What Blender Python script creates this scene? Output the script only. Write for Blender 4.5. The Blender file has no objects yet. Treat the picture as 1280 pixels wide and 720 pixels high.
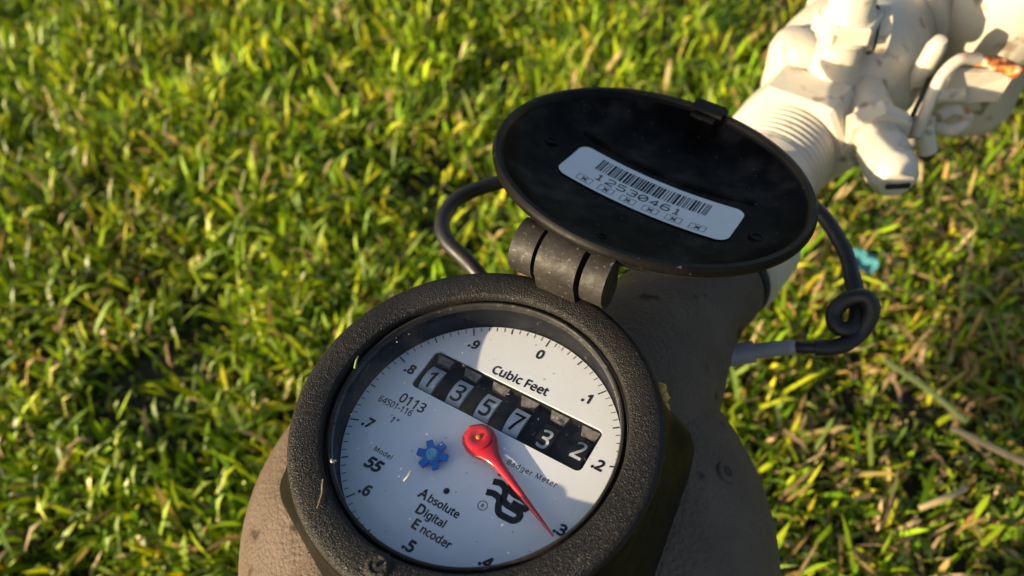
import bpy, bmesh, math, random
import numpy as np
from mathutils import Matrix, Vector

R = math.radians
random.seed(7)
rng = np.random.default_rng(11)
scene = bpy.context.scene
COL = scene.collection

# ------------------------------------------------------------------ camera
H = 0.300                       # height of the meter's top ring above the ground
cam_d = bpy.data.cameras.new('camera')
cam = bpy.data.objects.new('camera', cam_d)
COL.objects.link(cam)
cam_d.sensor_width = 36.0
cam_d.lens = 28.125
cam_d.clip_start = 0.01
cam_d.clip_end = 400.0
cam.matrix_world = (Matrix.Translation((0.01565, -0.11171, 0.19709 + H))
                    @ Matrix.Rotation(0.6689, 4, 'X') @ Matrix.Rotation(-0.1387, 4, 'Z'))
cam_d.dof.use_dof = True
cam_d.dof.focus_distance = 0.238
cam_d.dof.aperture_fstop = 10.5
scene.camera = cam

# ------------------------------------------------------------------ light
SUN_AZ, SUN_EL = 202.0, 17.5     # degrees, azimuth counter-clockwise from +X
world = bpy.data.worlds.new('World')
scene.world = world
world.use_nodes = True
wn = world.node_tree.nodes
bg = wn['Background']
sky = wn.new('ShaderNodeTexSky')
sky.sky_type = 'NISHITA'
sky.sun_disc = False
sky.sun_elevation = R(SUN_EL)
sky.sun_rotation = R(90.0 - SUN_AZ)        # clockwise from +Y
sky.air_density = 1.0
sky.dust_density = 2.5
sky.ozone_density = 1.0
world.node_tree.links.new(sky.outputs[0], bg.inputs['Color'])
bg.inputs['Strength'].default_value = 0.085

sun_d = bpy.data.lights.new('sun', 'SUN')
sun_d.energy = 5.0
sun_d.angle = R(0.55)
sun_d.color = (1.0, 0.80, 0.52)
sun = bpy.data.objects.new('sun', sun_d)
COL.objects.link(sun)
sdir = Vector((math.cos(R(SUN_EL)) * math.cos(R(SUN_AZ)), math.cos(R(SUN_EL)) * math.sin(R(SUN_AZ)), math.sin(R(SUN_EL))))
sun.location = sdir * 5
sun.rotation_euler = sdir.to_track_quat('Z', 'Y').to_euler()

scene.view_settings.view_transform = 'Standard'
scene.view_settings.look = 'None'
scene.view_settings.gamma = 1.0
scene.view_settings.use_curve_mapping = False
scene.view_settings.exposure = 1.12
scene.cycles.max_bounces = 8
scene.cycles.transparent_max_bounces = 12
scene.cycles.caustics_reflective = False
scene.cycles.caustics_refractive = False

# ------------------------------------------------------------------ materials
def nodes_of(name):
    m = bpy.data.materials.new(name)
    m.use_nodes = True
    nt = m.node_tree
    return m, nt, nt.nodes['Principled BSDF'], nt.links

def n_noise(nt, scale, detail=4.0, rough=0.55, coord='Object', dist=0.0):
    tc = nt.nodes.new('ShaderNodeTexCoord')
    n = nt.nodes.new('ShaderNodeTexNoise')
    n.inputs['Scale'].default_value = scale
    n.inputs['Detail'].default_value = detail
    n.inputs['Roughness'].default_value = rough
    n.inputs['Distortion'].default_value = dist
    nt.links.new(tc.outputs[coord], n.inputs['Vector'])
    return n

def n_ramp(nt, src, stops):
    r = nt.nodes.new('ShaderNodeValToRGB')
    el = r.color_ramp.elements
    while len(el) < len(stops):
        el.new(0.5)
    for e, (p, c) in zip(el, stops):
        e.position = p
        e.color = (*c, 1) if len(c) == 3 else c
    nt.links.new(src, r.inputs[0])
    return r

def n_bump(nt, src, strength, dist, prev=None):
    b = nt.nodes.new('ShaderNodeBump')
    b.inputs['Strength'].default_value = strength
    b.inputs['Distance'].default_value = dist
    nt.links.new(src, b.inputs['Height'])
    if prev is not None:
        nt.links.new(prev.outputs[0], b.inputs['Normal'])
    return b

def g(v):
    return (v, v, v)

def surf(name, stops, nscale, rough=(0.4, 0.6), bumps=(), metallic=0.0, spec=0.5, speck=None, detail=5, coat=0.0):
    """painted / moulded surface: noise colour, noise roughness, stacked relief, optional specks of dust"""
    m, nt, b, L = nodes_of(name)
    n = n_noise(nt, nscale, detail)
    cr = n_ramp(nt, n.outputs[0], stops)
    out = cr.outputs[0]
    if speck:
        sc, lo, hi, colr = speck
        s = n_noise(nt, sc, 2.0, 0.5)
        sr = n_ramp(nt, s.outputs[0], [(lo, g(0)), (hi, g(1))])
        mx = nt.nodes.new('ShaderNodeMix')
        mx.data_type = 'RGBA'
        L.new(sr.outputs[0], mx.inputs['Factor'])
        L.new(out, mx.inputs['A'])
        mx.inputs['B'].default_value = (*colr, 1)
        out = mx.outputs['Result']
    L.new(out, b.inputs['Base Color'])
    n2 = n_noise(nt, nscale * 2.7, 3)
    rr = n_ramp(nt, n2.outputs[0], [(0.3, g(rough[0])), (0.7, g(rough[1]))])
    L.new(rr.outputs[0], b.inputs['Roughness'])
    b.inputs['Metallic'].default_value = metallic
    b.inputs['Specular IOR Level'].default_value = spec
    b.inputs['Coat Weight'].default_value = coat
    prev = None
    for (sc, st, ds) in bumps:
        nb = n_noise(nt, sc, 3, 0.5)
        prev = n_bump(nt, nb.outputs[0], st, ds, prev)
    if prev is not None:
        L.new(prev.outputs[0], b.inputs['Normal'])
    return m

def leather_black():
    m, nt, b, L = nodes_of('grained_black_plastic')
    n = n_noise(nt, 60, 5)
    cr = n_ramp(nt, n.outputs[0], [(0.3, (0.005, 0.0045, 0.004)), (0.7, (0.015, 0.0128, 0.0105))])
    s = n_noise(nt, 420, 2)
    sr = n_ramp(nt, s.outputs[0], [(0.70, g(0)), (0.78, g(1))])
    mx = nt.nodes.new('ShaderNodeMix'); mx.data_type = 'RGBA'
    L.new(sr.outputs[0], mx.inputs['Factor']); L.new(cr.outputs[0], mx.inputs['A'])
    mx.inputs['B'].default_value = (0.075, 0.066, 0.055, 1)
    L.new(mx.outputs['Result'], b.inputs['Base Color'])
    b.inputs['Roughness'].default_value = 0.5
    b.inputs['Specular IOR Level'].default_value = 0.3
    tc = nt.nodes.new('ShaderNodeTexCoord')
    mp = nt.nodes.new('ShaderNodeMapping')
    wob = n_noise(nt, 700, 2)
    add = nt.nodes.new('ShaderNodeVectorMath'); add.operation = 'MULTIPLY_ADD'
    add.inputs[1].default_value = (0.0012, 0.0012, 0.0012)
    L.new(wob.outputs['Color'], add.inputs[0]); L.new(tc.outputs['Object'], add.inputs[2])
    v = nt.nodes.new('ShaderNodeTexVoronoi')
    v.feature = 'SMOOTH_F1'
    v.inputs['Scale'].default_value = 2500
    v.inputs['Smoothness'].default_value = 0.6
    L.new(add.outputs[0], v.inputs['Vector'])
    bp = n_bump(nt, v.outputs['Distance'], 0.8, 0.0004)
    L.new(bp.outputs[0], b.inputs['Normal'])
    return m

MAT = {}
MAT['grain'] = leather_black()
MAT['black'] = surf('smooth_black_plastic', [(0.3, (0.0025, 0.0023, 0.0021)), (0.72, (0.008, 0.0071, 0.0062))], 55, (0.34, 0.52),
                    [(900, 0.15, 0.0003)], speck=(600, 0.70, 0.76, (0.06, 0.054, 0.045)), spec=0.12)
MAT['wall'] = surf('register_wall_black', [(0.3, (0.005, 0.005, 0.006)), (0.7, (0.014, 0.0135, 0.014))], 120, (0.3, 0.5), [(500, 0.2, 0.0004)], speck=(420, 0.68, 0.74, (0.07, 0.065, 0.06)), spec=0.15)
MAT['hinge'] = surf('scuffed_black_plastic', [(0.3, (0.010, 0.0086, 0.0075)), (0.7, (0.028, 0.0245, 0.0203))], 150, (0.48, 0.66),
                    [(500, 0.35, 0.0005)], speck=(800, 0.64, 0.72, (0.09, 0.08, 0.066)), spec=0.3)
MAT['lid'] = surf('glossy_black_lid_plastic', [(0.42, (0.0025, 0.0023, 0.0021)), (0.54, (0.006, 0.0054, 0.0048)), (0.70, (0.022, 0.020, 0.018))], 60, (0.3, 0.5),
                  [(300, 0.12, 0.0005)], speck=(900, 0.72, 0.76, (0.12, 0.11, 0.095)), spec=0.03)
MAT['body'] = surf('taupe_painted_casting', [(0.3, (0.098, 0.073, 0.054)), (0.7, (0.132, 0.102, 0.078))], 40, (0.5, 0.7),
                   [(160, 0.30, 0.002), (650, 0.85, 0.0011)], speck=(70, 0.655, 0.72, (0.045, 0.033, 0.024)), spec=0.12)
MAT['white'] = surf('cream_white_paint', [(0.25, (0.49, 0.44, 0.34)), (0.6, (0.58, 0.53, 0.425))], 34, (0.42, 0.62),
                    [(120, 0.22, 0.002), (700, 0.2, 0.0004)], speck=(95, 0.615, 0.70, (0.27, 0.215, 0.145)))
MAT['gasket'] = surf('dark_rubber', [(0.3, g(0.012)), (0.7, g(0.028))], 100, (0.6, 0.8), [(600, 0.3, 0.0004)])
MAT['cable'] = surf('cable_rubber', [(0.3, (0.006, 0.0057, 0.0054)), (0.7, (0.014, 0.0132, 0.0125))], 60, (0.42, 0.58), [(500, 0.2, 0.0004)])
MAT['cable_grey'] = surf('grey_cable_sheath', [(0.3, (0.24, 0.235, 0.23)), (0.7, (0.33, 0.325, 0.32))], 80, (0.4, 0.55), [(500, 0.2, 0.0004)])
MAT['dial'] = surf('dial_card', [(0.3, (0.80, 0.82, 0.83)), (0.7, (0.85, 0.865, 0.87))], 60, (0.35, 0.5), [], speck=(520, 0.735, 0.75, (0.40, 0.40, 0.40)))
MAT['print'] = surf('black_print', [(0.3, g(0.012)), (0.7, g(0.022))], 200, (0.6, 0.7), spec=0.15)
MAT['print_soft'] = surf('faded_black_print', [(0.3, g(0.025)), (0.7, g(0.06))], 900, (0.6, 0.7), spec=0.15)
MAT['wheel'] = surf('grey_number_wheel', [(0.3, (0.46, 0.50, 0.54)), (0.7, (0.54, 0.57, 0.61))], 300, (0.4, 0.5))
MAT['wheel_black'] = surf('black_number_wheel', [(0.3, g(0.007)), (0.7, g(0.016))], 300, (0.4, 0.5), spec=0.15)
MAT['flap'] = surf('grey_brown_shade', [(0.35, (0.055, 0.048, 0.043)), (0.65, (0.15, 0.135, 0.12))], 700, (0.3, 0.5), [(900, .3, .0003)])
MAT['pocket'] = surf('counter_pocket_black', [(0.3, (0.006, 0.0065, 0.008)), (0.7, (0.022, 0.021, 0.019))], 160, (0.35, 0.55), [], speck=(600, 0.67, 0.72, (0.12, 0.11, 0.09)), spec=0.15)
MAT['red'] = surf('red_plastic', [(0.3, (0.50, 0.010, 0.016)), (0.7, (0.62, 0.022, 0.030))], 150, (0.16, 0.25), coat=0.4)
MAT['blue'] = surf('blue_plastic', [(0.3, (0.010, 0.12, 0.46)), (0.7, (0.018, 0.18, 0.60))], 200, (0.3, 0.4))
MAT['blue_pale'] = surf('pale_blue_plastic', [(0.3, (0.10, 0.34, 0.58)), (0.7, (0.16, 0.42, 0.62))], 200, (0.3, 0.4))
MAT['label'] = surf('white_label_film', [(0.3, (0.56, 0.57, 0.58)), (0.7, (0.62, 0.63, 0.64))], 90, (0.35, 0.45))
MAT['wax'] = surf('yellow_sealant', [(0.3, (0.36, 0.20, 0.03)), (0.7, (0.55, 0.36, 0.09))], 350, (0.4, 0.6), [(800, 0.5, 0.0006)])
MAT['straw'] = surf('dry_straw', [(0.3, (0.32, 0.24, 0.11)), (0.7, (0.50, 0.40, 0.22))], 160, (0.5, 0.7))
MAT['fleck'] = surf('pale_debris', [(0.3, (0.42, 0.38, 0.28)), (0.7, (0.60, 0.56, 0.44))], 900, (0.5, 0.7))
MAT['fleck_green'] = surf('green_grass_clipping', [(0.3, (0.28, 0.36, 0.08)), (0.7, (0.45, 0.50, 0.16))], 900, (0.5, 0.7))
MAT['hair'] = surf('brown_fibre', [(0.3, (0.25, 0.16, 0.09)), (0.7, (0.34, 0.23, 0.13))], 900, (0.5, 0.7))
MAT['teal'] = surf('teal_scrap', [(0.3, (0.08, 0.36, 0.42)), (0.7, (0.16, 0.50, 0.56))], 120, (0.3, 0.5))
MAT['rust'] = surf('rusty_steel', [(0.36, (0.035, 0.012, 0.006)), (0.47, (0.26, 0.07, 0.014)), (0.56, (0.62, 0.23, 0.04)), (0.64, (0.70, 0.60, 0.45))], 190, (0.6, 0.85), [(400, 0.5, 0.001)])
MAT['white_rust'] = surf('white_paint_with_rust_stains', [(0.25, (0.45, 0.40, 0.31)), (0.56, (0.54, 0.49, 0.39)), (0.64, (0.34, 0.16, 0.06))], 60, (0.5, 0.7), [(300, 0.3, 0.001)])
MAT['bore'] = surf('dark_bore', [(0.3, g(0.006)), (0.7, g(0.012))], 100, (0.6, 0.8))

def glass_mat():
    m = bpy.data.materials.new('register_glass')
    m.use_nodes = True
    nt = m.node_tree
    nt.nodes.remove(nt.nodes['Principled BSDF'])
    out = nt.nodes['Material Output']
    tr = nt.nodes.new('ShaderNodeBsdfTransparent')
    tr.inputs[0].default_value = (0.992, 0.995, 0.996, 1)
    gl = nt.nodes.new('ShaderNodeBsdfGlossy')
    gl.inputs['Roughness'].default_value = 0.02
    lw = nt.nodes.new('ShaderNodeLayerWeight'); lw.inputs['Blend'].default_value = 0.5
    pw = nt.nodes.new('ShaderNodeMath'); pw.operation = 'POWER'; pw.inputs[1].default_value = 5.0
    nt.links.new(lw.outputs['Facing'], pw.inputs[0])
    fr = nt.nodes.new('ShaderNodeMath'); fr.operation = 'MULTIPLY_ADD'
    fr.inputs[1].default_value = 0.90; fr.inputs[2].default_value = 0.018
    nt.links.new(pw.outputs[0], fr.inputs[0])
    mx = nt.nodes.new('ShaderNodeMixShader')
    nt.links.new(fr.outputs[0], mx.inputs[0])
    nt.links.new(tr.outputs[0], mx.inputs[1]); nt.links.new(gl.outputs[0], mx.inputs[2])
    # a thin film of dust, scratches and dried splashes
    df = nt.nodes.new('ShaderNodeBsdfDiffuse'); df.inputs[0].default_value = (0.55, 0.53, 0.49, 1)
    a = n_noise(nt, 45, 6, 0.65)
    ra = n_ramp(nt, a.outputs[0], [(0.45, g(0.0)), (0.85, g(0.035))])
    b = n_noise(nt, 650, 2, 0.5)
    rb = n_ramp(nt, b.outputs[0], [(0.745, g(0.0)), (0.77, g(0.5))])
    ad = nt.nodes.new('ShaderNodeMath'); ad.operation = 'MAXIMUM'
    nt.links.new(ra.outputs[0], ad.inputs[0]); nt.links.new(rb.outputs[0], ad.inputs[1])
    mx2 = nt.nodes.new('ShaderNodeMixShader')
    nt.links.new(ad.outputs[0], mx2.inputs[0])
    nt.links.new(mx.outputs[0], mx2.inputs[1]); nt.links.new(df.outputs[0], mx2.inputs[2])
    nt.links.new(mx2.outputs[0], out.inputs[0])
    return m
MAT['glass'] = glass_mat()

def grass_mat():
    m = bpy.data.materials.new('grass_blades')
    m.use_nodes = True
    nt = m.node_tree
    nt.nodes.remove(nt.nodes['Principled BSDF'])
    out = nt.nodes['Material Output']
    at = nt.nodes.new('ShaderNodeVertexColor'); at.layer_name = 'Col'
    d = nt.nodes.new('ShaderNodeBsdfDiffuse')
    t = nt.nodes.new('ShaderNodeBsdfTranslucent')
    gl = nt.nodes.new('ShaderNodeBsdfGlossy'); gl.inputs['Roughness'].default_value = 0.5
    gl.inputs[0].default_value = (0.9, 0.9, 0.85, 1)
    hs = nt.nodes.new('ShaderNodeHueSaturation')
    hs.inputs['Saturation'].default_value = 1.12; hs.inputs['Value'].default_value = 1.25
    hs.inputs['Hue'].default_value = 0.49
    nt.links.new(at.outputs[0], d.inputs[0])
    nt.links.new(at.outputs[0], hs.inputs['Color']); nt.links.new(hs.outputs[0], t.inputs[0])
    m1 = nt.nodes.new('ShaderNodeMixShader'); m1.inputs[0].default_value = 0.28
    nt.links.new(d.outputs[0], m1.inputs[1]); nt.links.new(t.outputs[0], m1.inputs[2])
    fr = nt.nodes.new('ShaderNodeFresnel'); fr.inputs[0].default_value = 1.38
    m2 = nt.nodes.new('ShaderNodeMixShader')
    wk = nt.nodes.new('ShaderNodeMath'); wk.operation = 'MULTIPLY'; wk.inputs[1].default_value = 0.06
    nt.links.new(fr.outputs[0], wk.inputs[0]); nt.links.new(wk.outputs[0], m2.inputs[0])
    nt.links.new(m1.outputs[0], m2.inputs[1]); nt.links.new(gl.outputs[0], m2.inputs[2])
    nt.links.new(m2.outputs[0], out.inputs[0])
    return m
MAT['grass'] = grass_mat()

def ground_mat():
    m, nt, b, L = nodes_of('soil_and_turf')
    n = n_noise(nt, 9, 8, 0.7)
    cr = n_ramp(nt, n.outputs[0], [(0.3, (0.014, 0.013, 0.006)), (0.5, (0.028, 0.030, 0.009)), (0.7, (0.042, 0.030, 0.016))])
    L.new(cr.outputs[0], b.inputs['Base Color'])
    b.inputs['Roughness'].default_value = 0.95
    n2 = n_noise(nt, 130, 5)
    bp = n_bump(nt, n2.outputs[0], 0.8, 0.01)
    L.new(bp.outputs[0], b.inputs['Normal'])
    return m
MAT['ground'] = ground_mat()

# ------------------------------------------------------------------ mesh helpers
def link(name, me, mat=None, parent=None, smooth=True, sharp=40):
    o = bpy.data.objects.new(name, me)
    COL.objects.link(o)
    if mat is not None:
        me.materials.clear()
        me.materials.append(MAT[mat])
    if smooth:
        me.shade_smooth()
        try:
            me.set_sharp_from_angle(angle=R(sharp))
        except Exception:
            pass
    if parent is not None:
        o.parent = parent
        if parent is globals().get('meter'):
            o.location = -parent.location          # vertices are given in place
    return o

def from_bm(name, bm, mat, parent=None, M=None, smooth=True, sharp=40, bevel=0.0, seg=2):
    if bevel > 0:
        ed = [e for e in bm.edges if len(e.link_faces) == 2 and e.calc_face_angle(0) > R(35)]
        bmesh.ops.bevel(bm, geom=ed, offset=bevel, segments=seg, profile=0.6, affect='EDGES', clamp_overlap=True)
    if M is not None:
        bm.transform(M)
    bmesh.ops.recalc_face_normals(bm, faces=bm.faces)
    me = bpy.data.meshes.new(name)
    bm.to_mesh(me)
    bm.free()
    return link(name, me, mat, parent, smooth, sharp)

def lathe(prof, n=64, closed=True, rfun=None):
    """profile of (radius, z) spun about Z; rfun(angle, r, z) may shape it"""
    bm = bmesh.new()
    rings = []
    for (r, z) in prof:
        if r < 1e-7:
            rings.append([bm.verts.new((0, 0, z))])
            continue
        ring = []
        for k in range(n):
            a = 2 * math.pi * k / n
            rr = rfun(a, r, z) if rfun else r
            ring.append(bm.verts.new((rr * math.cos(a), rr * math.sin(a), z)))
        rings.append(ring)
    pairs = list(zip(rings[:-1], rings[1:]))
    if closed and len(rings[0]) > 1 and len(rings[-1]) > 1 and closed != 'open':
        pairs.append((rings[-1], rings[0]))
    for a, b in pairs:
        if len(a) == 1 and len(b) == 1:
            continue
        for k in range(n):
            k2 = (k + 1) % n
            if len(a) == 1:
                bm.faces.new((a[0], b[k], b[k2]))
            elif len(b) == 1:
                bm.faces.new((a[k], b[0], a[k2]))
            else:
                bm.faces.new((a[k], b[k], b[k2], a[k2]))
    return bm

def prism(pts, z0, z1):
    bm = bmesh.new()
    lo = [bm.verts.new((x, y, z0)) for x, y in pts]
    hi = [bm.verts.new((x, y, z1)) for x, y in pts]
    n = len(pts)
    bm.faces.new(lo[::-1]); bm.faces.new(hi)
    for k in range(n):
        bm.faces.new((lo[k], lo[(k + 1) % n], hi[(k + 1) % n], hi[k]))
    return bm

def box(cx, cy, cz, sx, sy, sz):
    return prism([(cx - sx / 2, cy - sy / 2), (cx + sx / 2, cy - sy / 2), (cx + sx / 2, cy + sy / 2), (cx - sx / 2, cy + sy / 2)], cz - sz / 2, cz + sz / 2)

def catmull(P, per=8):
    P = [Vector(p) for p in P]
    Q = [P[0] * 2 - P[1]] + P + [P[-1] * 2 - P[-2]]
    out = []
    for i in range(1, len(Q) - 2):
        a, b, c, d = Q[i - 1:i + 3]
        for k in range(per):
            t = k / per
            out.append(0.5 * ((2 * b) + (c - a) * t + (2 * a - 5 * b + 4 * c - d) * t * t + (3 * b - a - 3 * c + d) * t ** 3))
    out.append(P[-1])
    return out

def tube(P, rad, n=14, caps=True):
    """sweep; rad a number or list per point"""
    bm = bmesh.new()
    P = [Vector(p) for p in P]
    rings = []
    up = Vector((0, 0, 1))
    prevx = None
    for i, p in enumerate(P):
        t = (P[min(i + 1, len(P) - 1)] - P[max(i - 1, 0)]).normalized()
        if prevx is None:
            x = t.cross(up)
            if x.length < 1e-3:
                x = t.cross(Vector((1, 0, 0)))
        else:
            x = prevx - t * prevx.dot(t)
        x.normalize(); prevx = x
        y = t.cross(x)
        r = rad[i] if isinstance(rad, (list, tuple)) else rad
        rings.append([bm.verts.new(p + r * (math.cos(2 * math.pi * k / n) * x + math.sin(2 * math.pi * k / n) * y)) for k in range(n)])
    for a, b in zip(rings[:-1], rings[1:]):
        for k in range(n):
            bm.faces.new((a[k], a[(k + 1) % n], b[(k + 1) % n], b[k]))
    if caps:
        bm.faces.new(rings[0][::-1]); bm.faces.new(rings[-1])
    return bm

def rrect(w, h, r, n=6, cx=0, cy=0):
    out = []
    for (sx, sy, a0) in ((1, 1, 0), (-1, 1, 90), (-1, -1, 180), (1, -1, 270)):
        for k in range(n + 1):
            a = R(a0 + 90 * k / n)
            out.append((cx + sx * (w / 2 - r) + r * math.cos(a), cy + sy * (h / 2 - r) + r * math.sin(a)))
    return out

def plate_with_holes(outer, holes, z0, z1):
    """flat plate with openings, given thickness"""
    bm = bmesh.new()
    loops = []
    for pts in [outer] + holes:
        vs = [bm.verts.new((x, y, z1)) for x, y in pts]
        loops.append(vs)
        for k in range(len(vs)):
            bm.edges.new((vs[k], vs[(k + 1) % len(vs)]))
    bmesh.ops.triangle_fill(bm, use_beauty=True, edges=bm.edges[:])
    ret = bmesh.ops.extrude_face_region(bm, geom=bm.faces[:])
    for v in [e for e in ret['geom'] if isinstance(e, bmesh.types.BMVert)]:
        v.co.z = z0
    return bm

def ribbon(P, wid, z=0.0):
    """flat stroke along 2D points"""
    bm = bmesh.new()
    P = [Vector((p[0], p[1])) for p in P]
    L_, R_ = [], []
    for i, p in enumerate(P):
        t = (P[min(i + 1, len(P) - 1)] - P[max(i - 1, 0)]).normalized()
        nrm = Vector((-t.y, t.x))
        w = wid[i] if isinstance(wid, (list, tuple)) else wid
        L_.append(bm.verts.new((*(p + nrm * w / 2), z))); R_.append(bm.verts.new((*(p - nrm * w / 2), z)))
    for i in range(len(P) - 1):
        bm.faces.new((R_[i], R_[i + 1], L_[i + 1], L_[i]))
    return bm

def merge(bms):
    out = bmesh.new()
    for b in bms:
        me = bpy.data.meshes.new('tmp')
        b.to_mesh(me); b.free()
        out.from_mesh(me)
        bpy.data.meshes.remove(me)
    return out

FONT = None
try:
    import os
    FONT = bpy.data.fonts.load(os.path.join(bpy.utils.system_resource('DATAFILES'), 'fonts', 'NotoSansHebrew-Regular.woff2'))
except Exception:
    FONT = None

def text_mesh(s, size, bold=0.0, shear=0.0, align='CENTER', spacing=1.0, xscale=1.0):
    cu = bpy.data.curves.new('txt', 'FONT')
    cu.body = s
    if FONT is not None:
        cu.font = FONT
    cu.size = 1.0
    cu.align_x = align
    cu.align_y = 'CENTER' if align == 'CENTER' else 'TOP_BASELINE'
    shifted = bold > 0          # outlines fold over themselves when offset: thicken with shifted copies
    cu.offset = 0.0 if shifted else bold
    cu.shear = shear
    cu.space_character = spacing
    cu.resolution_u = 4
    cu.fill_mode = 'FRONT'
    ob = bpy.data.objects.new('txt', cu)
    COL.objects.link(ob)
    bpy.context.view_layer.update()
    me = bpy.data.meshes.new_from_object(ob.evaluated_get(bpy.context.evaluated_depsgraph_get()))
    bpy.data.objects.remove(ob)
    bpy.data.curves.remove(cu)
    if shifted:
        b_ = bmesh.new()
        for k_ in range(8):
            m2_ = me.copy()
            m2_.transform(Matrix.Translation((bold * math.cos(k_ * math.pi / 4), bold * math.sin(k_ * math.pi / 4), 0.0006 * k_)))
            b_.from_mesh(m2_)
            bpy.data.meshes.remove(m2_)
        b_.to_mesh(me)
        b_.free()
    me.transform(Matrix.Diagonal((size * xscale, size, size, 1)))
    return me

def empty(name, loc, label, cat, group=None):
    o = bpy.data.objects.new(name, None)
    COL.objects.link(o)
    o.location = loc
    o.empty_display_size = 0.02
    o['label'] = label; o['category'] = cat
    if group:
        o['group'] = group
    return o

def tag(o, label, cat, group=None):
    o['label'] = label; o['category'] = cat
    if group:
        o['group'] = group
    return o

# ------------------------------------------------------------------ ground and grass
bm = bmesh.new()
bmesh.ops.create_grid(bm, x_segments=60, y_segments=60, size=60.0)
gr = from_bm('ground', bm, 'ground')
gr['kind'] = 'structure'

def vnoise(x, y, cell, seed):
    r2 = np.random.default_rng(seed)
    G = r2.random((256, 256))
    fx, fy = x / cell + 100.0, y / cell + 100.0
    ix, iy = np.floor(fx).astype(int), np.floor(fy).astype(int)
    tx, ty = fx - ix, fy - iy
    tx = tx * tx * (3 - 2 * tx); ty = ty * ty * (3 - 2 * ty)
    gg = lambda a, b: G[a % 256, b % 256]
    return (gg(ix, iy) * (1 - tx) + gg(ix + 1, iy) * tx) * (1 - ty) + (gg(ix, iy + 1) * (1 - tx) + gg(ix + 1, iy + 1) * tx) * ty

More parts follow.
